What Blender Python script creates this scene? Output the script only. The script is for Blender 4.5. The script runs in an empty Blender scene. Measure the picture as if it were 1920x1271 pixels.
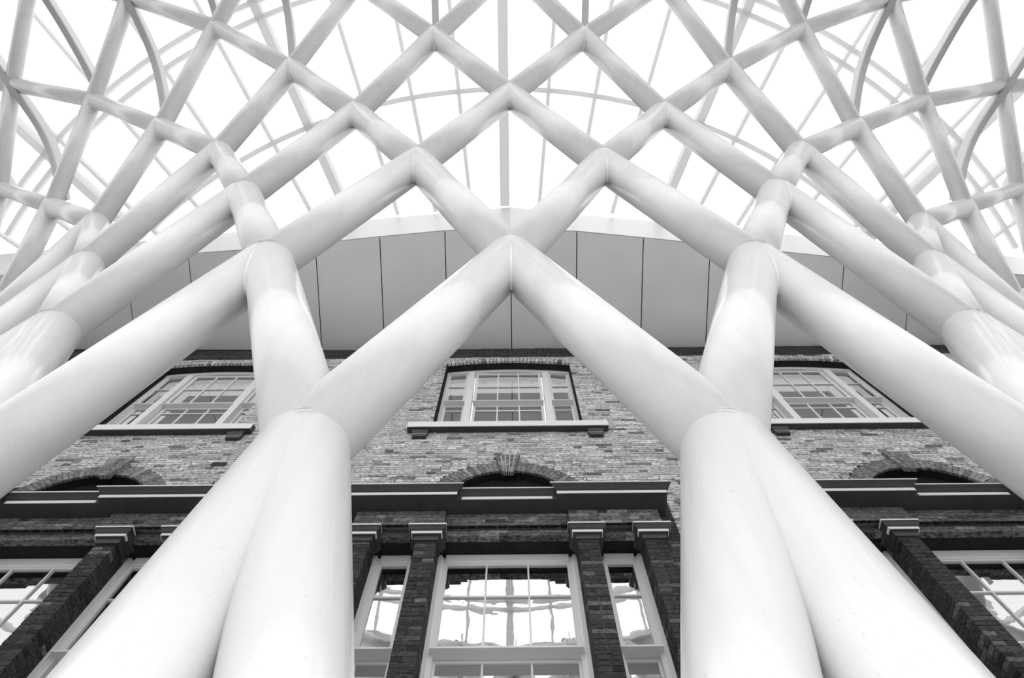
import bpy, math, random
from mathutils import Vector, Matrix
rnd = random.Random(7)
S = bpy.context.scene
COL = S.collection
PI = math.pi

# ------------------------------------------------------------------ camera
PITCH = math.atan2(1237.0, 431.5)
ROLL = 0.009
sp, cp = math.sin(PITCH), math.cos(PITCH)
fwd = Vector((0, cp, sp)); up0 = Vector((0, -sp, cp)); rt0 = Vector((1, 0, 0))
rt = rt0 * math.cos(ROLL) - up0 * math.sin(ROLL)
up = rt0 * math.sin(ROLL) + up0 * math.cos(ROLL)
cd = bpy.data.cameras.new('camera'); cam = bpy.data.objects.new('camera', cd); COL.objects.link(cam)
cd.sensor_width = 36.0; cd.lens = 1237.0 / 1920 * 36; cd.clip_end = 300; cd.clip_start = 0.05
cam.matrix_world = Matrix(((rt.x, up.x, -fwd.x, 0), (rt.y, up.y, -fwd.y, 0), (rt.z, up.z, -fwd.z, 0), (0, 0, 0, 1)))
S.camera = cam

# ------------------------------------------------------------------ world, sun, exposure
W = bpy.data.worlds.new('world'); S.world = W; W.use_nodes = True
bg = W.node_tree.nodes['Background']
bg.inputs[0].default_value = (1, 1, 1, 1); bg.inputs[1].default_value = 1.3
sd = bpy.data.lights.new('sun', 'SUN'); sun = bpy.data.objects.new('sun', sd); COL.objects.link(sun)
sd.energy = 0.22; sd.angle = math.radians(60)
SUN_EL = math.radians(36); SUN_AZ = math.radians(-8)     # soft front light coming from behind the camera
sdir = Vector((math.sin(SUN_AZ) * math.cos(SUN_EL), -math.cos(SUN_AZ) * math.cos(SUN_EL), math.sin(SUN_EL)))
sun.rotation_euler = sdir.to_track_quat('Z', 'Y').to_euler()
sun.location = (0, -20, 12)
S.view_settings.view_transform = 'Standard'; S.view_settings.look = 'None'
S.view_settings.gamma = 1.0; S.view_settings.use_curve_mapping = False
S.view_settings.exposure = 0.33

# ------------------------------------------------------------------ materials
def mat(name, col=0.8, rough=0.5, spec=0.5, metal=0.0, noise=0.0, nscale=8.0, bump=0.0, bscale=60.0, coat=0.0, bdist=0.004):
    m = bpy.data.materials.new(name); m.use_nodes = True; nt = m.node_tree; b = nt.nodes['Principled BSDF']
    b.inputs['Base Color'].default_value = (col, col, col, 1); b.inputs['Roughness'].default_value = rough
    b.inputs['Metallic'].default_value = metal; b.inputs['Specular IOR Level'].default_value = spec
    b.inputs['Coat Weight'].default_value = coat; b.inputs['Coat Roughness'].default_value = 0.12
    tc = nt.nodes.new('ShaderNodeTexCoord')
    if noise:
        n = nt.nodes.new('ShaderNodeTexNoise'); n.inputs['Scale'].default_value = nscale; n.inputs['Detail'].default_value = 6
        nt.links.new(tc.outputs['Object'], n.inputs['Vector'])
        mr = nt.nodes.new('ShaderNodeMapRange'); mr.inputs[1].default_value = 0.3; mr.inputs[2].default_value = 0.7
        mr.inputs[3].default_value = col * (1 - noise); mr.inputs[4].default_value = min(1, col * (1 + noise))
        nt.links.new(n.outputs['Fac'], mr.inputs[0]); nt.links.new(mr.outputs[0], b.inputs['Base Color'])
    if bump:
        n2 = nt.nodes.new('ShaderNodeTexNoise'); n2.inputs['Scale'].default_value = bscale; n2.inputs['Detail'].default_value = 4
        nt.links.new(tc.outputs['Object'], n2.inputs['Vector'])
        bm_ = nt.nodes.new('ShaderNodeBump'); bm_.inputs['Strength'].default_value = bump; bm_.inputs['Distance'].default_value = bdist
        nt.links.new(n2.outputs['Fac'], bm_.inputs['Height']); nt.links.new(bm_.outputs[0], b.inputs['Normal'])
    return m

def brick_mat(name, lo, mid, hi, source):
    """brick tone varies brick by brick: source 'object' = per object random, 'attr' = face attribute 'tone'"""
    m = bpy.data.materials.new(name); m.use_nodes = True; nt = m.node_tree; b = nt.nodes['Principled BSDF']
    b.inputs['Roughness'].default_value = 0.85; b.inputs['Specular IOR Level'].default_value = 0.25
    if source == 'object':
        s = nt.nodes.new('ShaderNodeObjectInfo').outputs['Random']
    else:
        a = nt.nodes.new('ShaderNodeAttribute'); a.attribute_name = 'tone'; s = a.outputs['Fac']
    r = nt.nodes.new('ShaderNodeValToRGB'); e = r.color_ramp.elements
    e[0].position = 0.0; e[0].color = (lo, lo, lo, 1); e[1].position = 1.0; e[1].color = (hi, hi, hi, 1)
    x = e.new(0.12); x.color = (mid * .78, mid * .78, mid * .78, 1)
    x = e.new(0.85); x.color = (mid * 1.15, mid * 1.15, mid * 1.15, 1)
    nt.links.new(s, r.inputs[0])
    g = nt.nodes.new('ShaderNodeNewGeometry')
    n = nt.nodes.new('ShaderNodeTexNoise'); n.inputs['Scale'].default_value = 22; n.inputs['Detail'].default_value = 8
    mp = nt.nodes.new('ShaderNodeMapping'); mp.inputs['Scale'].default_value = (0.7, 1, 3.2)
    nt.links.new(g.outputs['Position'], mp.inputs[0]); nt.links.new(mp.outputs[0], n.inputs['Vector'])
    mr = nt.nodes.new('ShaderNodeMapRange'); mr.inputs[1].default_value = 0.36; mr.inputs[2].default_value = 0.62
    mr.inputs[3].default_value = 0.3; mr.inputs[4].default_value = 1.35
    nt.links.new(n.outputs['Fac'], mr.inputs[0])
    mx = nt.nodes.new('ShaderNodeMix'); mx.data_type = 'RGBA'; mx.blend_type = 'MULTIPLY'; mx.inputs[0].default_value = 1
    nt.links.new(r.outputs[0], mx.inputs[6]); nt.links.new(mr.outputs[0], mx.inputs[7])
    nt.links.new(mx.outputs[2], b.inputs['Base Color'])
    bu = nt.nodes.new('ShaderNodeBump'); bu.inputs['Strength'].default_value = 0.6; bu.inputs['Distance'].default_value = 0.01
    nt.links.new(n.outputs['Fac'], bu.inputs['Height']); nt.links.new(bu.outputs[0], b.inputs['Normal'])
    return m

M_STEEL = mat('white_paint_steel', 0.86, 0.30, 0.5, noise=0.03, nscale=1.3, coat=0.35)
def sheen_speckle(m, lo, hi):  # soft reflected bands painted into the colour as streaks, plus dirt speckle
    nt = m.node_tree; b = nt.nodes['Principled BSDF']; tc = nt.nodes.new('ShaderNodeTexCoord')
    mp = nt.nodes.new('ShaderNodeMapping'); mp.inputs['Scale'].default_value = (9, 9, 0.6)
    n = nt.nodes.new('ShaderNodeTexNoise'); n.inputs['Scale'].default_value = 1.0; n.inputs['Detail'].default_value = 5
    nt.links.new(tc.outputs['Object'], mp.inputs[0]); nt.links.new(mp.outputs[0], n.inputs['Vector'])
    mr = nt.nodes.new('ShaderNodeMapRange'); mr.inputs[1].default_value = .35; mr.inputs[2].default_value = .65
    mr.inputs[3].default_value = lo; mr.inputs[4].default_value = hi
    nt.links.new(n.outputs['Fac'], mr.inputs[0])
    sp_ = nt.nodes.new('ShaderNodeTexNoise'); sp_.inputs['Scale'].default_value = 55; sp_.inputs['Detail'].default_value = 2
    nt.links.new(tc.outputs['Object'], sp_.inputs['Vector'])
    m2 = nt.nodes.new('ShaderNodeMapRange'); m2.inputs[1].default_value = .66; m2.inputs[2].default_value = .72
    m2.inputs[3].default_value = 1.0; m2.inputs[4].default_value = 0.90
    nt.links.new(sp_.outputs['Fac'], m2.inputs[0])
    mu = nt.nodes.new('ShaderNodeMath'); mu.operation = 'MULTIPLY'
    nt.links.new(mr.outputs[0], mu.inputs[0]); nt.links.new(m2.outputs[0], mu.inputs[1]); nt.links.new(mu.outputs[0], b.inputs['Base Color'])
sheen_speckle(M_STEEL, 0.825, 0.87)
M_SEAM = mat('weld_paint', 0.66, 0.5, 0.3, bump=0.8, bscale=60, noise=0.25, nscale=30)
M_RIB = mat('rib_paint', 0.50, 0.45)
M_RIBTOP = mat('glare_pale_rib', 0.85, 0.4)
M_BAR = mat('glare_pale_bar', 0.9, 0.4)
def translucent(m, f, col=0.95):
    nt = m.node_tree; o = [n for n in nt.nodes if n.type == 'OUTPUT_MATERIAL'][0]; b = nt.nodes['Principled BSDF']
    t = nt.nodes.new('ShaderNodeBsdfTranslucent'); t.inputs[0].default_value = (col, col, col, 1)
    x = nt.nodes.new('ShaderNodeMixShader'); x.inputs[0].default_value = f
    nt.links.new(b.outputs[0], x.inputs[1]); nt.links.new(t.outputs[0], x.inputs[2]); nt.links.new(x.outputs[0], o.inputs[0])
translucent(M_BAR, 0.5)  # sky light let through solid bars to imitate overexposed glare
translucent(M_RIBTOP, 0.5)  # roof ribs get the same imitated glare
M_FIN = mat('frosted_fin', 0.95, 0.5); translucent(M_FIN, 0.7)
M_BRKT = mat('bracket_steel', 0.30, 0.4, metal=0.2)
M_SOFFIT = mat('soffit_panel_metal', 0.88, 0.26, 0.5, metal=0.2, noise=0.05, nscale=0.7)
M_EDGE = mat('edge_panel_metal', 0.80, 0.4, 0.5, metal=0.2)
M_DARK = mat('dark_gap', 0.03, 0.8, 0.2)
M_UP_O = brick_mat('pale_stock_brick', 0.13, 0.58, 0.80, 'object')
M_UP_A = brick_mat('pale_stock_brick_courses', 0.13, 0.58, 0.80, 'attr')
M_MORT_UP = mat('pale_mortar', 0.50, 0.9, 0.1, noise=0.25, nscale=9)
M_LO_O = brick_mat('sooty_brick', 0.02, 0.055, 0.17, 'object')
M_LO_A = brick_mat('sooty_brick_courses', 0.02, 0.055, 0.17, 'attr')
M_MORT_LO = mat('dark_mortar', 0.17, 0.9, 0.1, noise=0.35, nscale=12)
M_STONE = mat('shade_toned_stone', 0.05, 0.5, 0.4, noise=0.15, nscale=5)  # body kept near black to carry the shade under cornices, sills and brackets
M_WHITE = mat('white_gloss_joinery', 0.82, 0.4, 0.5)
M_SHADE_BRICK = mat('shade_black_brick', 0.025, 0.9, 0.1, noise=0.3, nscale=20)  # near-black tone puts the shade of recesses and undersides into the brick
M_DARK_GROUND = mat('unseen_dark_ground', 0.08, 0.8, 0.2, noise=0.2, nscale=1)  # unseen outer ground, dark so it returns little light upward
M_FLOOR = mat('bounce_floor', 0.78, 0.5, 0.4, noise=0.08, nscale=1)  # unseen floor, pale to throw light up at the tubes
M_BLIND = mat('window_blind', 0.8, 0.9, 0.1)
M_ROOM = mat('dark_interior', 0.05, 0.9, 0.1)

def glass(name, refl, tint, rough=0.0, wave=0.0, wscale=3.0):
    m = bpy.data.materials.new(name); m.use_nodes = True; nt = m.node_tree; nt.nodes.clear()
    o = nt.nodes.new('ShaderNodeOutputMaterial'); mx = nt.nodes.new('ShaderNodeMixShader'); mx.inputs[0].default_value = refl
    t = nt.nodes.new('ShaderNodeBsdfTransparent'); t.inputs[0].default_value = (tint, tint, tint, 1)
    g = nt.nodes.new('ShaderNodeBsdfGlossy'); g.inputs['Roughness'].default_value = rough
    nt.links.new(t.outputs[0], mx.inputs[1]); nt.links.new(g.outputs[0], mx.inputs[2]); nt.links.new(mx.outputs[0], o.inputs[0])
    if wave:
        ge = nt.nodes.new('ShaderNodeNewGeometry'); n = nt.nodes.new('ShaderNodeTexNoise'); n.inputs['Scale'].default_value = wscale
        n.inputs['Detail'].default_value = 2
        nt.links.new(ge.outputs['Position'], n.inputs['Vector'])
        b = nt.nodes.new('ShaderNodeBump'); b.inputs['Strength'].default_value = 1; b.inputs['Distance'].default_value = wave
        nt.links.new(n.outputs['Fac'], b.inputs['Height']); nt.links.new(b.outputs[0], g.inputs['Normal'])
    return m
M_ROOFGLASS = glass('roof_glass', 0.04, 0.97)
M_GLASS_LO = glass('old_window_glass', 0.70, 0.8, wave=0.0010, wscale=3)
M_GLASS_UP = glass('upper_window_glass', 0.45, 0.8, wave=0.0006, wscale=3)

# ------------------------------------------------------------------ helpers
class MB:
    def __init__(s): s.v = []; s.f = []; s.t = []; s.tone = 0.5
    def quad(s, a, b, c, d):
        k = len(s.v); s.v += [tuple(a), tuple(b), tuple(c), tuple(d)]; s.f.append((k, k+1, k+2, k+3)); s.t.append(s.tone)
    def box(s, x0, x1, y0, y1, z0, z1):
        k = len(s.v)
        s.v += [(x0,y0,z0),(x1,y0,z0),(x1,y1,z0),(x0,y1,z0),(x0,y0,z1),(x1,y0,z1),(x1,y1,z1),(x0,y1,z1)]
        for f in ((0,3,2,1),(4,5,6,7),(0,1,5,4),(1,2,6,5),(2,3,7,6),(3,0,4,7)):
            s.f.append(tuple(k+i for i in f)); s.t.append(s.tone)
    def hexa(s, p):
        """8 points: bottom loop 0-3, top loop 4-7"""
        k = len(s.v); s.v += [tuple(q) for q in p]
        for f in ((0,3,2,1),(4,5,6,7),(0,1,5,4),(1,2,6,5),(2,3,7,6),(3,0,4,7)):
            s.f.append(tuple(k+i for i in f)); s.t.append(s.tone)
    def sweep(s, prof, pts, close=True):
        """extrude a closed profile given per station as lists of 3D points"""
        k = len(s.v); n = len(pts[0])
        for st in pts: s.v += [tuple(q) for q in st]
        for i in range(len(pts)-1):
            for j in range(n):
                a = k+i*n+j; b = k+i*n+(j+1) % n
                s.f.append((a, b, b+n, a+n)); s.t.append(s.tone)
        if close:
            s.f.append(tuple(k+j for j in range(n))[::-1]); s.t.append(s.tone)
            s.f.append(tuple(k+(len(pts)-1)*n+j for j in range(n))); s.t.append(s.tone)
    def tube(s, a, b, r0, r1=None, n=32, caps=True):
        a = Vector(a); b = Vector(b); r1 = r0 if r1 is None else r1
        q = (b-a).to_track_quat('Z', 'Y'); st = []
        for P, r in ((a, r0), (b, r1)):
            st.append([P + q @ Vector((r*math.cos(2*PI*j/n), r*math.sin(2*PI*j/n), 0)) for j in range(n)])
        s.sweep(None, st, caps)
    def mesh(s, name, smooth=False, tone=False):
        me = bpy.data.meshes.new(name); me.from_pydata(s.v, [], s.f); me.update()
        if smooth:
            me.polygons.foreach_set('use_smooth', [len(p.vertices) == 4 for p in me.polygons])
        if tone:
            at = me.attributes.new('tone', 'FLOAT', 'FACE'); at.data.foreach_set('value', s.t)
        return me
    def build(s, name, m, parent=None, smooth=False, tone=False):
        me = s.mesh(name, smooth, tone); me.materials.append(m)
        o = bpy.data.objects.new(name, me); COL.objects.link(o)
        if parent: o.parent = parent
        return o

def empty(name, loc=(0, 0, 0), label=None, cat=None, group=None, kind=None):
    o = bpy.data.objects.new(name, None); COL.objects.link(o); o.empty_display_size = 0.2
    tag(o, label, cat, group, kind); o['base'] = list(loc)
    return o
def tag(o, label=None, cat=None, group=None, kind=None):
    if label: o['label'] = label
    if cat: o['category'] = cat
    if group: o['group'] = group
    if kind: o['kind'] = kind
    return o
def box(name, m, parent, x0, x1, y0, y1, z0, z1):
    b = MB(); b.box(x0, x1, y0, y1, z0, z1); return b.build(name, m, parent)
UNIT = {}
def unit_box(name, m, parent, x0, x1, y0, y1, z0, z1):
    """brick-like piece: instances of one shared unit mesh, placed and scaled"""
    if (name, m.name) not in UNIT:
        b = MB(); b.box(-.5, .5, -.5, .5, -.5, .5)
        # a slightly worn brick: corners pulled in a touch
        me = b.mesh(name); me.materials.append(m); UNIT[(name, m.name)] = me
    o = bpy.data.objects.new(name, UNIT[(name, m.name)]); COL.objects.link(o)
    o.location = ((x0+x1)/2, (y0+y1)/2, (z0+z1)/2); o.scale = (x1-x0, y1-y0, z1-z0)
    if parent: o.parent = parent
    return o

CX = -0.09          # centre line of the middle bay
BAY = 6.44
WY = 5.5            # face of the upper wall
COURSE = 0.0735; STR = 0.278; HDR = 0.134; J = 0.010
BAYS = [('middle', CX), ('left', CX - BAY), ('right', CX + BAY)]

# ------------------------------------------------------------------ floor
f = MB(); f.box(-60, 60, -60, 20, -1.95, -1.65)
tag(f.build('floor_outer', M_DARK_GROUND), 'unseen ground made dark to keep bounce light off the upper tubes', 'floor', kind='structure')
f = MB(); f.box(-13, 13, -9, 6.2, -1.649, -1.6)  # patch size chosen to fill the low tubes more than the upper ones
tag(f.build('floor', M_FLOOR), 'unseen concourse floor made pale to bounce light onto the low tubes', 'floor', kind='structure')

# ------------------------------------------------------------------ back wall
SPR = 8.30            # arch centre height
R_IN, R_OUT = 1.02, 1.30
def win_top(u):       # segmental head of upper windows: 14.22 at centre, 14.05 at +-1.39
    return 14.22 - 0.17 * (u / 1.39) ** 2
def blocked(z):
    """x intervals of the upper wall that are not plain brick at height z"""
    out = []
    for _, c in BAYS:
        if 8.98 - 0.05 < z < SPR + R_OUT + 0.05:
            h = math.sqrt(max(0, R_OUT ** 2 - (z - SPR) ** 2)) if z < SPR + R_OUT else 0
            k = 0.12 + (z - 9.3) * 0.2 if z > 9.25 else 0
            w = max(h, k)
            if w > 0: out.append((c - w, c + w))
        elif z <= 8.93:
            out.append((c - 2.36, c + 2.36))
        elif z < 9.80:
            out.append((c - 0.19, c + 0.19))
        if 10.8 < z < 14.22 + 0.19:
            u = 1.39
            if z > 14.05:
                v = (14.22 + 0.18 - z) / 0.17
                u = 1.39 * math.sqrt(max(0, min(1, v))) if z > 14.22 else 1.39
            if u > 0.05: out.append((c - u, c + u))
    return sorted(out)

def courses(x0, x1, z0, z1, cuts, breaks=()):
    n = int(round((z1 - z0) / COURSE)); res = []
    for i in range(n):
        za = z0 + i * COURSE; zb = za + COURSE - J; zm = (za + zb) / 2
        segs = [(x0, x1)]
        for a, b in cuts(zm):
            segs = [t for (p, q) in segs for t in ((p, min(q, a)), (max(p, b), q)) if t[1] - t[0] > 0.03]
        for p, q in segs:
            x = p; k = (i % 2); off = 0.0
            if p == x0: x = p - rnd.random() * 0.3
            if k: x2 = x + HDR * 0.75 + J; 
            else: x2 = x + HDR + J
            first = True
            while x < q - 0.02:
                w = (HDR if k else STR) if not first else (x2 - x - J)
                first = False
                a, b = max(x, p), min(x + w, q - (J if q < x1 else 0))
                if b - a > 0.03: res.append((a, b, za, zb))
                x += w + J; k = 1 - k
    return res

wall = tag(empty('wall_back'), 'tall pale brick facade of the old building behind the funnel', 'wall', kind='structure')
# mortar backing in slabs round the openings
mb = MB(); YB0, YB1 = WY + 0.007, WY + 0.33
xs = [-17.0]
for _, c in sorted(BAYS, key=lambda b: b[1]): xs += [c - 2.36, c - 1.40, c + 1.40, c + 2.36]
xs.append(17.0)
mb.box(-17, 17, YB0, YB1, 14.46, 15.03)
def plain(x0, x1, z0, z1): mb.box(x0, x1, YB0, YB1, z0, z1)
cs = sorted(c for _, c in BAYS)
edges = [-17.0] + [v for c in cs for v in (c - 1.40, c + 1.40)] + [17.0]
for i in range(0, len(edges), 2): plain(edges[i], edges[i+1], 10.8, 14.46)
edges = [-17.0] + [v for c in cs for v in (c - 2.30, c + 2.30)] + [17.0]
for i in range(0, len(edges), 2): plain(edges[i], edges[i+1], -1.6, 9.0)
plain(-17, 17, 9.62, 10.8)
edges = [-17.0] + [v for c in cs for v in (c - 1.25, c + 1.25)] + [17.0]
for i in range(0, len(edges), 2): plain(edges[i], edges[i+1], 9.0, 9.62)
mb.build('mortar', M_MORT_UP, wall)
allb = courses(-17, 17, 3.3, 15.03, blocked)
def px(x, z, y=WY):
    d = y * cp + z * sp; v = -y * sp + z * cp
    return 960 + 1237 * x / d, 635.5 - 1237 * v / d, d
def score(b):
    x, y, d = px((b[0]+b[1])/2, (b[2]+b[3])/2)
    if not (0 < x < 1920 and 0 < y < 1271): return 0
    if b[1] - b[0] < 0.1: return 0
    zm = (b[2]+b[3])/2
    if zm < 8.95 and 1290 < x < 1500: return 0
    if zm < 8.95 and x < 640: return 0
    if abs(x - 957) > 360: return 0
    q = (431 + y - 635.5) / 1310
    return (b[1]-b[0]) * q ** 3
order = sorted(range(len(allb)), key=lambda i: -score(allb[i]))
single = {i for i in order[:300] if allb[i][2] < 14.4}; cm = MB(); dk = MB()
for i, (a, b, za, zb) in enumerate(allb):
    dy = rnd.uniform(-0.004, 0.004)
    if i in single:
        unit_box('brick', M_UP_O, wall, a, b, WY + dy, WY + 0.1, za, zb)
    elif za > 14.40:
        dk.tone = rnd.random() * .8; dk.box(a, b, WY + dy - .002, WY + .02, za, zb)
    else:
        cm.tone = rnd.random(); k = len(cm.v); y0 = WY + dy; y1 = WY + 0.02
        cm.v += [(a,y0,za),(b,y0,za),(b,y0,zb),(a,y0,zb),(a,y1,za),(b,y1,za),(b,y1,zb),(a,y1,zb)]
        for fc in ((0,1,2,3),(0,4,5,1),(3,2,6,7),(0,3,7,4),(1,5,6,2)):
            cm.f.append(tuple(k+j for j in fc)); cm.t.append(cm.tone)
tag(cm.build('brick_courses', M_UP_A, wall, tone=True), kind='stuff')
tag(dk.build('dark_top_courses', M_LO_A, wall, tone=True), kind='stuff')  # top band laid in the darker brick tone
mbk = MB(); mbk.box(-17, 17, WY + .004, WY + .02, 14.41, 15.03); mbk.build('dark_mortar', M_MORT_LO, wall)
# dark recess above the last course, up to the soffit, and dark rooms behind the windows
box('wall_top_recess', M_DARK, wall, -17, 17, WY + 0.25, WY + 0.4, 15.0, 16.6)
wi = tag(empty('wall_interior'), 'dark rooms behind the windows of the brick facade', 'wall', kind='structure')
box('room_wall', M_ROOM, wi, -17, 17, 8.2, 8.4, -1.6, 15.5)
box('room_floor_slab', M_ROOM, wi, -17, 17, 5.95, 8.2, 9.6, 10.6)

# ------------------------------------------------------------------ upper windows
def upper_window(n, c, which):
    Y = 5.75
    w = tag(empty('window_%d' % n), 'white three-part sash window in the upper wall, %s' % which, 'window', kind='structure')
    fr = MB()
    for sx in (-1, 1):
        a, b = sorted((c + sx * 1.34, c + sx * 1.47)); fr.box(a, b, Y - 0.03, Y + 0.12, 11.0, 14.25)
    fr.build('window_frame', M_WHITE, w)
    hd = MB(); n_ = 12
    for i in range(n_):
        u0 = -1.39 + 2.78 * i / n_; u1 = u0 + 2.78 / n_
        z0, z1 = win_top(u0), win_top(u1)
        hd.hexa([(c+u0, Y-.04, z0-.115), (c+u1, Y-.04, z1-.115), (c+u1, Y+.1, z1-.115), (c+u0, Y+.1, z0-.115),
                 (c+u0, Y-.04, z0+.05), (c+u1, Y-.04, z1+.05), (c+u1, Y+.1, z1+.05), (c+u0, Y+.1, z0+.05)])
    hd.build('frame_head', M_WHITE, w)
    for sx in (-1, 1):
        a, b = sorted((c + sx * 0.76, c + sx * 0.90)); box('mullion', M_WHITE, w, a, b, Y - 0.05, Y + 0.12, 11.0, 14.1)
    for (a, b, cols) in ((c-1.30, c-0.957, 1), (c-0.68, c+0.68, 3), (c+0.957, c+1.30, 1)):
        for (z0, z1, bars, yo, nm) in ((12.58, 14.06, (13.33,), 0.0, 'upper_sash'), (11.05, 12.54, (12.30, 11.72), 0.09, 'lower_sash')):
            sh = MB(); y0, y1 = Y + 0.0 + yo, Y + 0.045 + yo
            sw = 0.055
            sh.box(a - sw, a, y0, y1, z0, z1); sh.box(b, b + sw, y0, y1, z0, z1)
            sh.box(a, b, y0, y1, z1 - 0.045, z1)
            if yo: sh.box(a, b, y0, y1, z0, z0 + 0.08)
            so = sh.build(nm, M_WHITE, w)
            cw = (b - a) / cols
            for k in range(1, cols): box('muntin', M_WHITE, so, a + cw*k - 0.014, a + cw*k + 0.014, y0, y1, z0 + .001, z1 - 0.04)
            for zb in bars: box('muntin', M_WHITE, so, a, b, y0 + .004, y1, zb - 0.014, zb + 0.014)
            rows = [z0] + sorted(bars) + [z1 - 0.04]
            for r in range(len(rows) - 1):
                for k in range(cols):
                    box('pane', M_GLASS_UP, so, a + cw*k + .004, a + cw*(k+1) - .004, y1 - 0.022, y1 - 0.018, rows[r] + .004, rows[r+1] - .004)
        box('meeting_rail', M_WHITE, w, a - 0.06, b + 0.06, Y - 0.02, Y + 0.13, 12.545, 12.575)
    bl = MB(); rr = random.Random(n)
    for (a, b) in ((-1.32, -0.93), (-0.7, 0.7), (0.93, 1.32)):
        top = 13.42 + rr.uniform(-.05, .05); z = 11.05
        while z < top:
            bl.hexa([(c+a, 6.00, z), (c+b, 6.00, z), (c+b, 6.015, z+.01), (c+a, 6.015, z+.01),
                     (c+a, 5.98, z+.045), (c+b, 5.98, z+.045), (c+b, 5.995, z+.05), (c+a, 5.995, z+.05)]); z += 0.052
    tag(bl.build('blind', M_BLIND, w), kind='stuff')
    # sill and its two brackets
    s = MB(); s.box(c - 1.81, c + 1.81, 5.385, 5.95, 10.67, 10.86)
    s.quad((c-1.81, 5.385, 10.861), (c+1.81, 5.385, 10.861), (c+1.81, 5.7, 11.02), (c-1.81, 5.7, 11.02))
    s.box(c - 1.6, c + 1.6, 5.70, 5.95, 10.86, 11.06)
    s.build('window_sill', M_STONE, w)
    box('sill_face', M_WHITE, w, c - 1.81, c + 1.81, 5.37, 5.384, 10.675, 10.865)  # pale front strip; the dark sill body holds the painted underside shade
    for sx in (-1, 1):
        a_, b_ = sorted((c + sx * 1.395, c + sx * 1.40)); box('reveal', M_SHADE_BRICK, w, *sorted((c + sx * 1.385, c + sx * 1.42)), WY + .012, WY + .33, 11.03, 14.3)  # near-black slab paints the shade of the jamb recess
        cz = MB(); cz.tube((c + sx * 1.40, 5.70, 11.55), (c + sx * 1.40, 5.75, 11.55), 0.03, n=16); cz.build('sash_stop', M_BRKT, w)
    for sx in (-1, 1):
        b = MB(); x = c + sx * 1.57
        b.box(x - .14, x + .14, 5.415, 5.52, 10.55, 10.67)
        b.box(x - .125, x + .125, 5.435, 5.52, 10.44, 10.53); b.box(x - .13, x + .13, 5.45, 5.52, 10.53, 10.55)
        br = b.build('sill_bracket', M_STONE, w)
        box('bracket_line', M_WHITE, br, x - .132, x + .132, 5.435, 5.449, 10.533, 10.547)
    # segmental arch of upright bricks over the opening
    a = empty('window_arch', label='shallow upright-brick arch over the upper window, %s' % which, cat='arch')
    N = 34
    for i in range(N):
        u0 = -1.47 + 2.94 * i / N; u1 = u0 + 2.94 / N
        um = (u0 + u1) / 2; z = win_top(um); th = math.atan(0.17 * 2 * um / 1.39 ** 2)
        o = unit_box('brick', M_UP_O, a, 0, (u1 - u0) - 0.012, WY - 0.006, WY + 0.05, 0, 0.17)
        o.location = (c + um + math.sin(th) * .085, WY + 0.022, z + 0.085); o.rotation_euler = (0, th, 0)
    bk = MB()
    for i in range(N):
        u0 = -1.48 + 2.96 * i / N; u1 = u0 + 2.96 / N; z0, z1 = win_top(u0) + .004, win_top(u1) + .004
        bk.hexa([(c+u0, WY+.004, z0), (c+u1, WY+.004, z1), (c+u1, WY+.33, z1), (c+u0, WY+.33, z0),
                 (c+u0, WY+.004, z0+.17), (c+u1, WY+.004, z1+.17), (c+u1, WY+.33, z1+.17), (c+u0, WY+.33, z0+.17)])
    bk.build('arch_backing', M_SHADE_BRICK, a)
WHERE = {'middle': 'in the middle bay between the two trunks', 'left': 'in the left bay partly behind tubes', 'right': 'in the right bay partly behind tubes'}
for i, (nm, c) in enumerate(BAYS): upper_window(i + 1, c, WHERE[nm])

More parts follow.
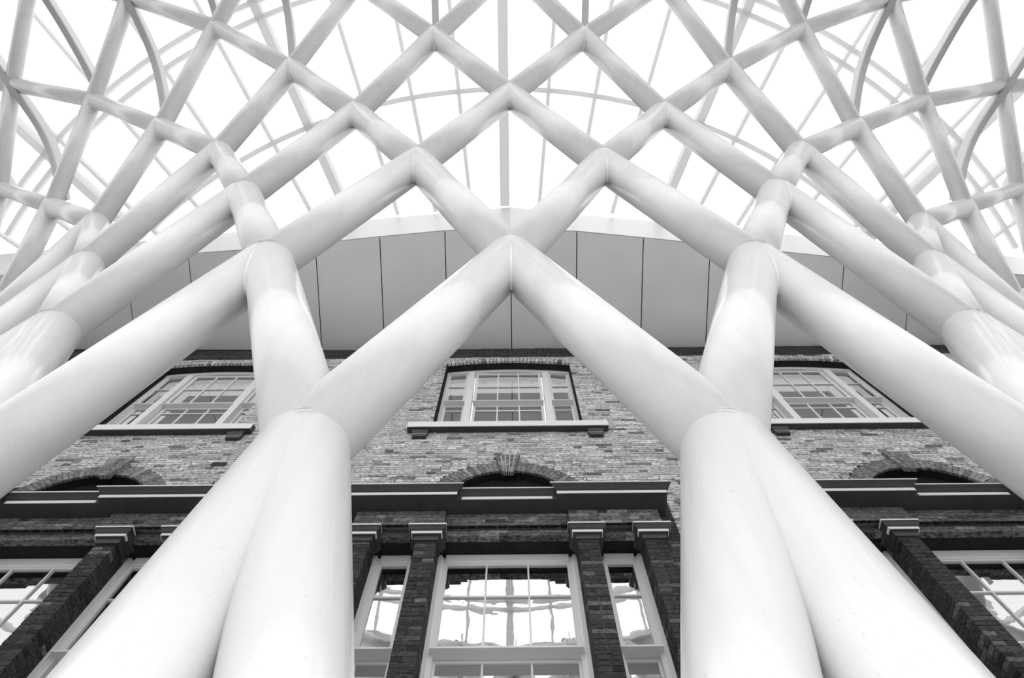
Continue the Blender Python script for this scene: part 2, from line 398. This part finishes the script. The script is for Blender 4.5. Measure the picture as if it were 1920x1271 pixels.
# ------------------------------------------------------------------ lower composition of each bay
def relieving_arch(c, which):
    a = empty('brick_arch', label='brick arch with fanned keystone above the cornice, %s' % which, cat='arch')
    N = 46; y0, y1 = WY - 0.012, WY + 0.03
    for i in range(N):
        t0 = PI * i / N; t1 = PI * (i + 1) / N; tm = (t0 + t1) / 2
        if R_OUT * math.sin(tm) < 0.45: continue
        if abs(tm - PI/2) < 0.075: continue
        b = MB(); e = 0.005
        def P(r, t, y): return (r * math.cos(t), y, r * math.sin(t))
        ta, tb = t0 + e / 1.2, t1 - e / 1.2
        b.hexa([P(R_IN, ta, y0), P(R_IN, tb, y0), P(R_IN, tb, y1), P(R_IN, ta, y1), P(R_OUT-.01, ta, y0), P(R_OUT-.01, tb, y0), P(R_OUT-.01, tb, y1), P(R_OUT-.01, ta, y1)])
        o = b.build('brick', M_ARCH, a); o.location = (c, 0, SPR)
    m = MB(); m2 = MB()
    for i in range(24):
        t0 = PI * i / 24; t1 = PI * (i + 1) / 24
        def P(r, t, y): return (c + r * math.cos(t), y, SPR + r * math.sin(t))
        if math.sin(t1) * R_OUT < .4 or math.sin(t0) * R_OUT < .4: continue
        m.hexa([P(R_IN+.008, t0, WY-.002), P(R_IN+.008, t1, WY-.002), P(R_IN+.008, t1, WY+.02), P(R_IN+.008, t0, WY+.02), P(R_OUT, t0, WY-.002), P(R_OUT, t1, WY-.002), P(R_OUT, t1, WY+.02), P(R_OUT, t0, WY+.02)])
        m2.hexa([P(R_IN+.002, t0, WY+.021), P(R_IN+.002, t1, WY+.021), P(R_IN+.002, t1, WY+.2), P(R_IN+.002, t0, WY+.2), P(R_OUT, t0, WY+.021), P(R_OUT, t1, WY+.021), P(R_OUT, t1, WY+.2), P(R_OUT, t0, WY+.2)])
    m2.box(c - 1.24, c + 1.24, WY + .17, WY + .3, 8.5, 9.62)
    m.build('mortar', M_MORT_LO, a); m2.build('arch_backing', M_SHADE_BRICK, a)
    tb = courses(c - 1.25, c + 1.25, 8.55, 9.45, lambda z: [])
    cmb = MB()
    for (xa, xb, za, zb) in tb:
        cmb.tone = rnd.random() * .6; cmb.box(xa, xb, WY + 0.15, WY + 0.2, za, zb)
    tag(cmb.build('tympanum_brick', M_SHADE_BRICK, a, tone=True), kind='stuff')
    # keystone: five fanned slices, pale joints
    zb, zt, wb, wt = 9.215, 9.755, 0.09, 0.2
    k = MB()
    k.hexa([(c-wb, WY-.042, zb+.003), (c+wb, WY-.042, zb+.003), (c+wb, WY+.02, zb+.003), (c-wb, WY+.02, zb+.003),
            (c-wt, WY-.042, zt-.004), (c+wt, WY-.042, zt-.004), (c+wt, WY+.02, zt-.004), (c-wt, WY+.02, zt-.004)])
    k.build('mortar', M_WHITE, a)
    for i in range(5):
        for r in range(3):
            f0, f1 = -1 + 0.4 * i + (0.05 if i else -.03), -1 + 0.4 * (i + 1) - (0.05 if i < 4 else -.03)
            z0 = zb + (zt - zb) * r / 3 + (.006 if r else 0); z1 = zb + (zt - zb) * (r + 1) / 3 - (.006 if r < 2 else 0)
            w0 = wb + (wt - wb) * (z0 - zb) / (zt - zb); w1 = wb + (wt - wb) * (z1 - zb) / (zt - zb)
            b = MB(); yy = WY - 0.055
            b.hexa([(c+w0*f0, yy, z0), (c+w0*f1, yy, z0), (c+w0*f1, WY+.02, z0), (c+w0*f0, WY+.02, z0),
                    (c+w1*f0, yy, z1), (c+w1*f1, yy, z1), (c+w1*f1, WY+.02, z1), (c+w1*f0, WY+.02, z1)])
            b.build('keystone_brick', M_ARCH, a)
M_ARCH = brick_mat('brown_arch_brick', 0.15, 0.25, 0.36, 'object')

def profile_run(b, prof, xa, xb, dy=0, mitre_a=0.0, mitre_b=0.0):
    """moulding along x; ends splayed outwards by mitre * projection"""
    ybase = max(p[0] for p in prof)
    b.sweep(None, [[(xa - mitre_a * (ybase - y), y + dy, z) for y, z in prof], [(xb + mitre_b * (ybase - y), y + dy, z) for y, z in prof]])
CORN = [(5.5, 8.02), (5.1, 8.02), (5.1, 8.085), (5.09, 8.095), (5.09, 8.105), (5.08, 8.11), (5.06, 8.135), (5.025, 8.165), (5.02, 8.168), (5.02, 8.19), (5.1, 8.2), (5.5, 8.24)]
FIL = [(5.11, 8.021), (5.092, 8.021), (5.092, 8.08), (5.11, 8.08)]
TOPF = [(5.06, 8.176), (5.012, 8.176), (5.012, 8.194), (5.06, 8.194)]
def cornice(c, which):
    t = empty('cornice', label='dark moulded cornice with pale edges, %s' % which, cat='cornice')
    def run(nm, m, prof, xa, xb, sa, sb_, dy=0):
        b = MB(); st = []
        for x, sg in ((xa, -sa), (xb, sb_)):
            st.append([(c + x + sg * max(0, 5.1 - y), y + dy, z) for y, z in prof])
        b.sweep(None, st); return b.build(nm, m, t)
    for xa, xb, sa, sb_ in ((-2.25, -0.70, 1.05, 1.05), (0.70, 2.25, 1.05, 1.05)):
        run('cornice_end', M_STONE, CORN, xa, xb, sa, sb_)
        run('cornice_fillet', M_WHITE, FIL, xa, xb, 0, 0)
        run('cornice_top_fillet', M_WHITE, TOPF, xa, xb, 1.05, 1.05)
    run('cornice_centre', M_STONE, CORN, -0.70, 0.70, 0, 0, 0.085)
    run('cornice_fillet', M_WHITE, FIL, -0.64, 0.64, 0, 0, 0.085)
    run('cornice_top_fillet', M_WHITE, TOPF, -0.70, 0.70, 0, 0, 0.085)
    for xx in (-1.62, -1.57 + 2.72, 2.2):
        b = MB(); b.tube((c + xx, 5.06, 8.19), (c + xx, 5.06, 8.36), 0.007, n=8); b.build('bird_pin', M_DARK, t)

def frieze(c, which):
    t = empty('brick_frieze', label='sooty brick band under the cornice, %s' % which, cat='frieze')
    m = MB()
    m.box(c - 2.12, c + 2.12, 5.427, 5.49, 7.75, 8.02)
    lb = MB(); lb.box(c - 2.11, c + 2.11, 5.60, 5.84, 7.62, 8.02); lb.build('lintel_backing', M_SHADE_BRICK, t)  # lintel underside darkened in colour to look shaded
    m.box(c - 2.11, c + 2.11, 5.507, 5.6, 7.625, 8.02)
    m.box(c - 2.12, c - 0.86, 5.367, 5.42, 7.70, 8.02); m.box(c + 0.86, c + 2.12, 5.367, 5.42, 7.70, 8.02)
    m.build('mortar', M_MORT_LO, t)
    def lay(x0, x1, z0, n, y, dep=0.12, h=COURSE):
        for i in range(n):
            x = x0; k = i % 2; za = z0 + i * h; first = True
            while x < x1 - 0.02:
                w = STR if not k else HDR
                if first and i % 2: w = HDR * 0.8
                first = False
                b = min(x + w, x1)
                if b - x > 0.02: unit_box('brick', M_FR, t, x, b, y + rnd.uniform(-.003, .003), y + dep, za, za + h - 0.008)
                x = b + J; k = 1 - k
    lay(c - 2.12, c - 0.86, 7.70, 4, 5.36, dep=.05, h=0.079); lay(c + 0.86, c + 2.12, 7.70, 4, 5.36, dep=.05, h=0.079)
    lay(c - 0.85, c + 0.85, 7.75, 4, 5.42, dep=.06, h=0.067)
    lay(c - 2.12, c + 2.12, 7.62, 2, 5.50, dep=.1, h=.065)
M_FR = brick_mat('grimy_frieze_brick', 0.06, 0.17, 0.38, 'object')

CAP = [(5.6, 7.44), (5.425, 7.44), (5.42, 7.53), (5.385, 7.535), (5.385, 7.575), (5.378, 7.58), (5.35, 7.63), (5.345, 7.635), (5.345, 7.655), (5.335, 7.66), (5.335, 7.69), (5.6, 7.70)]
def pier(c, u, which, left):
    w = 0.139; x = c + u
    t = empty('brick_pier', label=which, cat='pier')
    m = MB(); m.box(x - w + .006, x + w - .006, 5.458, 5.81, -1.6, 7.61); m.build('mortar', M_MORT_LO, t)
    z = 4.6; i = 0
    h = COURSE
    while z < 7.42:
        y0 = 5.45
        if i % 2: bs = [(-w, -0.005), (0.005, w)]
        else: bs = [(-w, w)]
        for (a, b) in bs:
            d = rnd.uniform(-.004, .004)
            unit_box('brick', M_LO_O, t, x + a, x + b, y0 + d, y0 + (0.135 if i % 2 == 0 else 0.2), z, z + h - J)
        ya = y0 + (0.145 if i % 2 == 0 else 0.21)
        unit_box('brick', M_LO_O, t, x - w, x + w, ya, 5.82, z, z + h - J)
        z += h; i += 1
    # lower courses down to the floor, beneath the picture
    lo = MB(); z = 4.6 - h
    while z > -1.55:
        lo.tone = rnd.random(); lo.box(x - w, x + w, 5.45, 5.8, z, z + h - J); z -= h
    tag(lo.build('brick_courses', M_LO_A, t, tone=True), kind='stuff')
    # capital: moulded on three sides
    cx_ = c + (u + (0.0 if abs(u) < 1.5 else 0.0)); b = MB()
    outer = 0.253 + 0.0
    st = []
    prof = CAP[1:-1]
    ring = []; done = False
    for (y, z) in prof:
        pj = 5.6 - y; ex = outer - (y - 5.335) 
        yb = 5.7 if z < 7.6 else 5.485
        if z > 7.6 and not done: ring.append([(cx_ - ex, 5.7, 7.605), (cx_ - ex, y + .01, 7.605), (cx_ + ex, y + .01, 7.605), (cx_ + ex, 5.7, 7.605)]); ring.append([(cx_ - ex, 5.485, 7.607), (cx_ - ex, y + .01, 7.607), (cx_ + ex, y + .01, 7.607), (cx_ + ex, 5.485, 7.607)]); done = True
        ring.append([(cx_ - ex, yb, z), (cx_ - ex, y, z), (cx_ + ex, y, z), (cx_ + ex, yb, z)])
    b.sweep(None, ring); cap = b.build('capital', M_STONE, t)
    for (y, z0, z1) in ((5.385, 7.533, 7.577), (5.335, 7.66, 7.688)):
        ex = outer - (y - 5.335) + .004; y -= .004; fb = MB()
        fb.box(cx_ - ex, cx_ + ex, y, y + .01, z0, z1); fb.box(cx_ - ex, cx_ - ex + .01, y + .01, 5.48, z0, z1); fb.box(cx_ + ex - .01, cx_ + ex, y + .01, 5.48, z0, z1)
        fb.build('capital_fillet', M_WHITE, cap)

def lower_window(n, c, a, b, cols, which):
    w = tag(empty('window_%d' % n), which, 'window', kind='structure')
    Y = 5.84
    def jamb(x, sx):
        j = MB()
        j.box(*sorted((x, x - sx * 0.05)), Y - 0.05, Y + 0.12, 3.2, 7.6)
        j.box(*sorted((x - sx * 0.05, x - sx * 0.062)), Y - 0.02, Y + 0.12, 3.2, 7.6)
        j.box(*sorted((x - sx * 0.062, x - sx * 0.105)), Y - 0.0, Y + 0.12, 3.2, 7.6)
        j.build('window_frame', M_WHITE, w)
    jamb(c + a, -1); jamb(c + b, 1)
    h = MB(); h.box(c + a + .105, c + b - .105, Y - .04, Y + .12, 7.53, 7.61); h.box(c + a + .105, c + b - .105, Y - .01, Y + .12, 7.47, 7.53); h.build('frame_head', M_WHITE, w)
    ga, gb = c + a + 0.105, c + b - 0.105; cw = (gb - ga) / cols
    for (z0, z1, zs, yo, nm) in ((5.90, 7.48, (6.84,), -0.02, 'upper_sash'), (3.4, 5.88, (5.0, 4.15), 0.06, 'lower_sash')):
        so = MB(); y0, y1 = Y + 0.02 + yo, Y + 0.065 + yo
        so.box(ga, ga + .03, y0, y1, z0, z1); so.box(gb - .03, gb, y0, y1, z0, z1)
        so.box(ga + .03, gb - .03, y0, y1, z1 - .04, z1)
        if yo: so.box(ga + .03, gb - .03, y0, y1, z0, z0 + .08)
        s = so.build(nm, M_WHITE, w)
        for k in range(1, cols): box('muntin', M_WHITE, s, ga + cw*k - .011, ga + cw*k + .011, y0, y1, z0, z1 - .04)
        for zz in zs: box('muntin', M_WHITE, s, ga + .03, gb - .03, y0 + .003, y1, zz - .012, zz + .012)
        rows = [z0] + sorted(zs) + [z1 - .04]
        for r in range(len(rows) - 1):
            for k in range(cols):
                box('pane', M_GLASS_LO, s, ga + cw*k + .004, ga + cw*(k+1) - .004, y1 - .02, y1 - .015, rows[r] + .004, rows[r+1] - .004)
    box('meeting_rail', M_WHITE, w, ga - .04, gb + .04, Y - .10, Y + .09, 5.885, 5.91)
    box('window_sill', M_STONE, w, c + a, c + b, 5.4, 5.95, 3.1, 3.25)

PW = {'middle': 'of the middle bay', 'left': 'of the left bay', 'right': 'of the right bay'}
PN = [(-1.975, 'outer left'), (-1.085, 'inner left'), (1.085, 'inner right'), (1.975, 'outer right')]
n = 4
for nm, c in BAYS:
    relieving_arch(c, WHERE[nm].replace('partly behind tubes', 'beside a big tube'))
    cornice(c, WHERE[nm].replace('partly behind tubes', 'crossed by a trunk'))
    frieze(c, WHERE[nm].replace('partly behind tubes', 'crossed by a trunk'))
    for u, pn in PN: pier(c, u, 'narrow sooty brick pier with capital, %s one %s' % (pn, PW[nm]), u < 0)
    lower_window(n, c, -0.945, 0.945, 3, 'wide tall sash window between the inner piers %s' % PW[nm]); n += 1
    lower_window(n, c, -1.84, -1.22, 1, 'narrow sash window left of the wide one %s' % PW[nm]); n += 1
    lower_window(n, c, 1.22, 1.84, 1, 'narrow sash window right of the wide one %s' % PW[nm]); n += 1
    # plain masonry below the windows
    ap = MB()
    for xa, xb in ((-1.83, -1.23), (-0.94, 0.94), (1.23, 1.83)): ap.box(c + xa, c + xb, 5.55, 5.85, -1.6, 3.1)
    ap.box(c - 2.3, c - 2.12, 5.55, 5.85, -1.6, 3.1); ap.box(c + 2.12, c + 2.3, 5.55, 5.85, -1.6, 3.1); ap.build('apron', M_MORT_LO, wall)
    sd_ = MB(); sd_.box(c - 2.36, c - 2.114, WY+.007, WY+.33, 3.1, 9.0); sd_.box(c + 2.114, c + 2.36, WY+.007, WY+.33, 3.1, 9.0); sd_.build('mortar', M_MORT_LO, wall)
    sb = MB()
    for i in range(int((8.98 - 3.3) / COURSE)):
        z = 3.3 + i * COURSE
        for sx in (-1, 1):
            xa, xb = sorted((c + sx * 2.115, c + sx * 2.355)); sb.tone = rnd.random()
            m_ = xa + (0.08 if (i % 2) else 0.16); sb.box(xa, m_ - J, WY, WY + .1, z, z + COURSE - J); sb.tone = rnd.random(); sb.box(m_, xb, WY, WY + .1, z, z + COURSE - J)
    tag(sb.build('brick_courses', M_LO_A, wall, tone=True), kind='stuff')

# air brick in the wall left of the middle bay
av = empty('air_vent', label='small slotted air vent in the brick wall left of the left trunk', cat='vent')
box('vent_frame', M_STONE, av, -4.98, -4.73, WY - .012, WY + .05, 9.56, 9.67)
for i in range(9):
    x = -4.965 + i * 0.0255; b = MB(); b.hexa([(x, WY-.016, 9.57), (x+.013, WY-.016, 9.57), (x+.013, WY-.01, 9.57), (x, WY-.01, 9.57), (x+.008, WY-.016, 9.66), (x+.021, WY-.016, 9.66), (x+.021, WY-.01, 9.66), (x+.008, WY-.01, 9.66)])
    b.build('slot', M_DARK, av)

# ------------------------------------------------------------------ metal soffit and its edge band
def lerp_poly(P, x):
    if x <= P[0][0]: a, b = P[0], P[1]
    elif x >= P[-1][0]: a, b = P[-2], P[-1]
    else:
        for a, b in zip(P, P[1:]):
            if a[0] <= x <= b[0]: break
    t = (x - a[0]) / (b[0] - a[0]); return [a[i] + (b[i] - a[i]) * t for i in range(len(a))]
SF = [(-12.64, 3.84), (-9.17, 3.44), (-8.0, 3.33), (-6.6, 3.24), (-4.84, 3.09), (-3.24, 2.93), (-1.63, 2.79), (0, 2.74), (1.6, 2.81), (3.15, 2.96), (4.7, 3.12), (6.5, 3.30), (7.33, 3.39), (11.63, 3.80)]
TF = [(-13.04, 3.44), (-9.35, 3.13), (-6.09, 2.85), (-3.31, 2.62), (-1.68, 2.50), (0, 2.36), (1.65, 2.56), (3.27, 2.71), (5.38, 2.93), (12.48, 3.69)]
def sz(x, y): return 15.586 - 0.0377 * x + 0.152 * (5.5 - y)
soff = empty('trim_1', label='grey metal panel soffit under the roof edge above the brick wall', cat='soffit', kind='structure')
XJ = [-0.01 + 1.605 * i for i in range(-10, 11)]
G = 0.012
for a, b in zip(XJ, XJ[1:]):
    a_, b_ = a + G, b - G
    ya, yb = lerp_poly(SF, a_)[1] + .012, lerp_poly(SF, b_)[1] + .012
    p = MB(); t = 0.03; yw = WY + 0.24
    p.hexa([(a_, ya, sz(a_, ya)), (b_, yb, sz(b_, yb)), (b_, yw, sz(b_, yw)), (a_, yw, sz(a_, yw)),
            (a_, ya, sz(a_, ya)+t), (b_, yb, sz(b_, yb)+t), (b_, yw, sz(b_, yw)+t), (a_, yw, sz(a_, yw)+t)])
    p.build('panel', M_SOFFIT, soff)
    ya, yb = lerp_poly(SF, a)[1], lerp_poly(SF, b)[1]
    ta, tb = lerp_poly(TF, a)[1], lerp_poly(TF, b)[1]
    e = MB(); zt = 16.95
    e.hexa([(a, ya-.01, sz(a, ya)+.005), (b, yb-.01, sz(b, yb)+.005), (b, yb+.05, sz(b, yb)+.05), (a, ya+.05, sz(a, ya)+.05),
            (a, ta, zt), (b, tb, zt), (b, tb+.08, zt), (a, ta+.08, zt)])
    e.build('edge_panel', M_EDGE, soff)
bk = MB(); bk.box(-16.2, 16.2, 3.9, 5.9, 16.9, 17.2)
for a, b in zip(XJ, XJ[1:]):
    ya, yb = lerp_poly(SF, a)[1] + .06, lerp_poly(SF, b)[1] + .06
    bk.hexa([(a, ya, sz(a, ya)+.06), (b, yb, sz(b, yb)+.06), (b, 5.9, sz(b, 5.9)+.06), (a, 5.9, sz(a, 5.9)+.06),
             (a, ya, sz(a, ya)+.2), (b, yb, sz(b, yb)+.2), (b, 5.9, sz(b, 5.9)+.2), (a, 5.9, sz(a, 5.9)+.2)])
bk.build('backing', M_DARK, soff)

# ------------------------------------------------------------------ glass roof: radial ribs, bars, rings, panes
roof = empty('ceiling', label='flat glass roof of radial ribs and ring beams above the funnel', cat='glass roof', kind='structure')
AX, AY = -0.15, 13.8; ZR = 17.0
def pol(R, deg, z=ZR): t = math.radians(deg); return Vector((AX + R * math.sin(t), AY - R * math.cos(t), z))
REDGE = [(-70, 26), (-60, 20.5), (-51.2, 16.53), (-40.8, 14.09), (-28.5, 12.45), (-15.8, 11.62), (-7.7, 11.40), (0, 11.44), (7.7, 11.42), (17.1, 11.61), (27, 12.2), (41, 13.9), (51.3, 16.18), (60, 20.5), (70, 26)]
def redge(d): return lerp_poly(REDGE, d)[1]
RMAX = 26.0
def beam(name, P0, P1, w, h, m, parent):
    P0, P1 = Vector(P0), Vector(P1); d = (P1 - P0).normalized(); s_ = Vector((0, 0, 1)).cross(d).normalized() * (w / 2); b = MB()
    b.sweep(None, [[P - s_, P + s_, P + s_ + Vector((0, 0, h)), P - s_ + Vector((0, 0, h))] for P in (P0, P1)])
    return b.build(name, m, parent)
bars = [4.4, 9.0, 13.8, 23.8, 28.9, 34.5, 40.0, 46.0, 50.5, 55.0]
ribs = [0, 19.7, 41.6, 60]
for r in sorted({-q for q in ribs} | set(ribs)):
    beam('roof_rib', pol(redge(r) + .02, r), pol(RMAX, r), 0.235 if r == 0 else 0.20, 0.35, M_RIBTOP, roof)
for r in sorted({-q for q in bars} | set(bars)):
    beam('glazing_bar', pol(redge(r) + .02, r, ZR + .1), pol(RMAX, r, ZR + .1), 0.085, 0.14, M_BAR, roof)
RINGS = [(14.25, 0.11), (16.85, 0.10), (17.2, 0.10), (20.4, 0.16), (20.8, 0.1), (24, 0.12)]
for R, w in RINGS:
    b = MB(); st = []
    for k in range(61):
        d = -75 + 2.5 * k
        if redge(max(-69, min(69, d))) > R: continue
        st.append([pol(R - w/2, d, ZR + .02), pol(R + w/2, d, ZR + .02), pol(R + w/2, d, ZR + .16), pol(R - w/2, d, ZR + .16)])
    b.sweep(None, st); b.build('ring_beam', M_BAR, roof)
alld = sorted({s_ * q for q in bars + ribs for s_ in (-1, 1)})
lev = [0, 14.25, 17.0, 20.4, 24.0, RMAX]
for a, b in zip(alld, alld[1:]):
    for r0, r1 in zip(lev, lev[1:]):
        ra, rb = max(r0, redge(a) + .05), max(r0, redge(b) + .05)
        if ra > r1 - .05 and rb > r1 - .05: continue
        ra, rb = min(ra, r1 - .03), min(rb, r1 - .03); e = .12
        A, B, C_, D_ = pol(ra + .03, a + e, ZR + .18), pol(r1 - .03, a + e, ZR + .18), pol(r1 - .03, b - e, ZR + .18), pol(rb + .03, b - e, ZR + .18)
        m = MB(); u = Vector((0, 0, .015)); m.hexa([A, D_, C_, B, A + u, D_ + u, C_ + u, B + u]); m.build('pane', M_ROOFGLASS, roof)

# ------------------------------------------------------------------ the white steel diagrid funnel
NODES = {(0, 0): (-0.006, 1.345, 6.155), (1, 0): (-1.222, 0.676, 9.003), (1, 1): (-0.003, -0.218, 11.847), (2, 0): (-2.613, 0.054, 11.826), (2, 1): (-1.375, -1.25, 13.265), (3, 0): (-4.051, -0.737, 13.253), (4, 0): (-5.887, -1.595, 14.569), (3, -1): (-5.027, 0.66, 11.851), (4, -1): (-6.662, 0.281, 13.235), (5, -1): (-8.624, -0.244, 14.555), (6, -1): (-10.732, -0.586, 15.285), (2, -1): (-3.57, 1.069, 9.013), (5, -2): (-9.074, 1.752, 13.218), (4, -2): (-7.39, 1.86, 11.822), (3, -2): (-5.874, 1.998, 8.984), (2, -2): (-4.513, 2.037, 6.195), (1, -1): (-2.318, 1.374, 6.214), (0, -1): (-1.103, 1.688, 3.143), (5, -3): (-9.43, 3.288, 11.855),
 (0, 1): (1.219, 0.703, 9.002), (0, 2): (2.59, 0.099, 11.827), (1, 2): (1.358, -1.227, 13.265), (0, 3): (4.059, -0.669, 13.255), (0, 4): (5.881, -1.459, 14.559), (-1, 3): (5.006, 0.748, 11.852), (-1, 4): (6.613, 0.396, 13.237), (-1, 5): (8.587, -0.081, 14.552), (-1, 6): (10.667, -0.362, 15.274), (-1, 2): (3.565, 1.107, 9.022), (-2, 5): (9.03, 1.929, 13.214), (-2, 4): (7.323, 1.983, 11.826), (-2, 3): (5.822, 2.089, 8.989), (-2, 2): (4.515, 2.114, 6.196), (-1, 1): (2.319, 1.416, 6.214), (-1, 0): (1.13, 1.71, 3.142), (-3, 5): (9.392, 3.466, 11.853)}
U = 0.62; PHI = 0.0917241
RR = {-1: 19.66, 0: 20.34, 1: 21.29, 2: 22.66, 3: 24.32, 4: 26.52, 5: 28.82, 6: 31.3, 7: 33.9}
ZZ = {-1: 5.07, 0: 10.0, 1: 14.52, 2: 19.1, 3: 21.36, 4: 23.48, 5: 24.64, 6: 25.5, 7: 26.1}
RAD = {-2: .225, -1: .228, 0: .213, 1: .203, 2: .188, 3: .160, 4: .155, 5: .15, 6: .145, 7: .14}   # tube radius above the node row
fx, fy = -0.187 * U, 22.315 * U
def node(p, q):
    if (p, q) in NODES: return Vector(NODES[(p, q)])
    k = p + q; a = -(p - q) * PHI + 0.009
    return Vector((fx + RR[k] * U * math.sin(a), fy - RR[k] * U * math.cos(a), ZZ[k] * U))
fun = empty('steel_lattice_funnel', (0, 0, -1.6), 'giant flaring funnel of crossing white steel tubes in front of the brick facade', 'steel lattice')
AZM = 11
keys = [(p, q) for p in range(-12, 14) for q in range(-12, 14) if -1 <= p + q <= 7 and abs(p - q) <= AZM]
N = {k: node(*k) for k in keys}
keys = [k for k in keys if N[k].y < 5.0]
KS = set(keys)
for (p, q) in keys:
    row = p + q; A = N[(p, q)]
    for nb in ((p + 1, q), (p, q + 1)):
        if nb in KS:
            B = N[nb]; b = MB(); d = (B - A).normalized()
            b.tube(A, B, RAD[row], n=40); b.build('tube', M_STEEL, fun, smooth=True)
    # node: rounded end of the stouter tubes that come up from below
    rl = RAD[row - 1]
    me = bpy.data.meshes.new('node'); import bmesh
    bm = bmesh.new(); bmesh.ops.create_uvsphere(bm, u_segments=40, v_segments=24, radius=rl * 1.0)
    for f_ in bm.faces: f_.smooth = True
    bm.to_mesh(me); bm.free(); me.materials.append(M_STEEL)
    o = bpy.data.objects.new('node', me); COL.objects.link(o); o.parent = fun; o.location = A
    # filleted weld bead in the crotch between the two tubes that come up from below
    lows = [k for k in ((p - 1, q), (p, q - 1)) if k in N and k in KS]
    if len(lows) == 2 and row <= 5:
        d1, d2 = [(N[k] - A).normalized() for k in lows]
        mdir = (d1 + d2).normalized(); nrm = d1.cross(d2).normalized()
        if nrm.z > 0: nrm = -nrm
        sa_ = max(.2, math.sin(d1.angle(d2) / 2)); st = []; q0 = None
        for i in range(13):
            t = math.radians(15 + 85 * i / 12); P = A + mdir * (rl / sa_ * math.sin(t)) + nrm * (rl * math.cos(t))
            T = (mdir * (rl / sa_ * math.cos(t)) - nrm * (rl * math.sin(t))).normalized()
            U1 = T.cross(d1.cross(d2)).normalized(); S1 = (d1 - d2).normalized(); N1 = T.cross(S1).normalized()
            rr_ = 0.004 + 0.075 * rl * math.sin(math.radians(180 * min(1, (i + .5) / 12)) / 2) * 1.4
            st.append([P + S1 * (rr_ * math.cos(2*PI*j/10)) + N1 * (rr_ * math.sin(2*PI*j/10)) for j in range(10)])
        b = MB(); b.sweep(None, st); b.build('weld_bead', M_STEEL, fun, smooth=True)
# trunks: two tubes from each lowest node to the floor
def base(az):
    s_ = {0: 0.0, -2: -1.62, 2: 1.64}
    a = az * PHI
    X = s_.get(az, fx + 18.6 * U * math.sin(a)); Y = 2.06 if abs(az) <= 2 else fy - 18.9 * U * math.cos(a)
    return Vector((X, Y, -1.6))
for (p, q) in [k for k in keys if sum(k) == -1]:
    A = N[(p, q)]; az = -(p - q)
    for s_ in (-1, 1):
        B = base(az + s_)
        if B.y > 5.0: continue
        r = .225
        if az in (-1, 1) and s_ == az: r = 0.27
        b = MB(); b.tube(B, A, r, .228, n=48); b.build('trunk_tube', M_STEEL, fun, smooth=True)
def torus(name, P, d, R, r, m, parent, n=48, k=8):
    q_ = d.to_track_quat('Z', 'Y'); b = MB(); st = []
    for i in range(n + 1):
        t = 2 * PI * i / n
        st.append([P + q_ @ Vector(((R + r * math.cos(2*PI*j/k)) * math.cos(t), (R + r * math.cos(2*PI*j/k)) * math.sin(t), r * math.sin(2*PI*j/k))) for j in range(k)])
    b.sweep(None, st, False); return b.build(name, m, parent, smooth=True)
# weld seams where the stout tubes end, on the lines that climb away from the middle
def below(k): return (k[0] - 1, k[1]) if k[0] > 0 or k[1] < 0 else (k[0], k[1] - 1)
for k in [(0, -1), (1, -1), (2, -1), (3, -1), (2, -2), (3, -2), (4, -2), (5, -3)]:
    for kk in (k, (k[1], k[0])):
        A = N[kk]
        if sum(kk) == -1: B = base(0)
        else: B = N[(kk[0] - 1, kk[1])] if kk[0] > kk[1] else N[(kk[0], kk[1] - 1)]
        d = (A - B).normalized(); R = RAD[sum(kk) - 1]
        torus('weld_seam', A + d * 0.0, d, R + .001, 0.007, M_SEAM, fun)
        if sum(kk) < 2: torus('weld_seam', A - d * 0.035, d, R + .001, 0.005, M_SEAM, fun)

# curved flat ribs that spring from the lattice and carry the roof glass
def meridian(az, row, off=0.0):
    k0 = int(math.floor(row)); t = row - k0
    def cr(T, k, t):
        ks = [max(-1, min(7, k + i)) for i in (-1, 0, 1, 2)]; a, b, c_, d_ = (T[i] for i in ks)
        return b + 0.5 * t * (c_ - a + t * (2*a - 5*b + 4*c_ - d_ + t * (3*(b - c_) + d_ - a)))
    r = cr(RR, k0, t) * U; z = cr(ZZ, k0, t) * U + off; a = az * PHI + 0.009
    return Vector((fx + r * math.sin(a), fy - r * math.cos(a), z))
for az in range(-9, 10):
    r0 = 3 if az % 2 else 4
    if meridian(az, r0).y > 4.6: continue
    st = []; n_ = 24; a = az * PHI + .009; side = Vector((math.cos(a), math.sin(a), 0)) * 0.065
    for i in range(n_ + 1):
        row = r0 + (7 - r0) * i / n_
        t_ = min(1, (row - r0) / 2.0)
        off = 0.14 - 0.32 * t_ + 0.05 * math.sin(PI * t_)
        P = meridian(az, row, off); st.append(P)
    b = MB(); b.sweep(None, [[P - side, P + side, P + side + Vector((0, 0, .05)), P - side + Vector((0, 0, .05))] for P in st]); b.build('curved_rib', M_RIB, fun)
    b = MB(); b.sweep(None, [[P - side*.12 + Vector((0, 0, .05)), P + side*.12 + Vector((0, 0, .05)), P + side*.12 + Vector((0, 0, .36)), P - side*.12 + Vector((0, 0, .36))] for P in st]); b.build('frosted_fin', M_FIN, fun)
    P = meridian(az, r0, 0.10); out = Vector((math.sin(a), -math.cos(a), 0))
    if az % 2:
        for s_ in (-1, 1):
            bb = MB(); Q = P + side * (s_ * 1.9) + out * 0.05
            sv = side.normalized() * 0.05; ov = out * 0.09
            bb.hexa([Q - sv - ov, Q + sv - ov, Q + sv + ov, Q - sv + ov, Q - sv*.6 - ov + Vector((0,0,.12)), Q + sv*.6 - ov + Vector((0,0,.12)), Q + sv*.6 + ov + Vector((0,0,.12)), Q - sv*.6 + ov + Vector((0,0,.12))])
            bb.build('bracket', M_BRKT, fun)
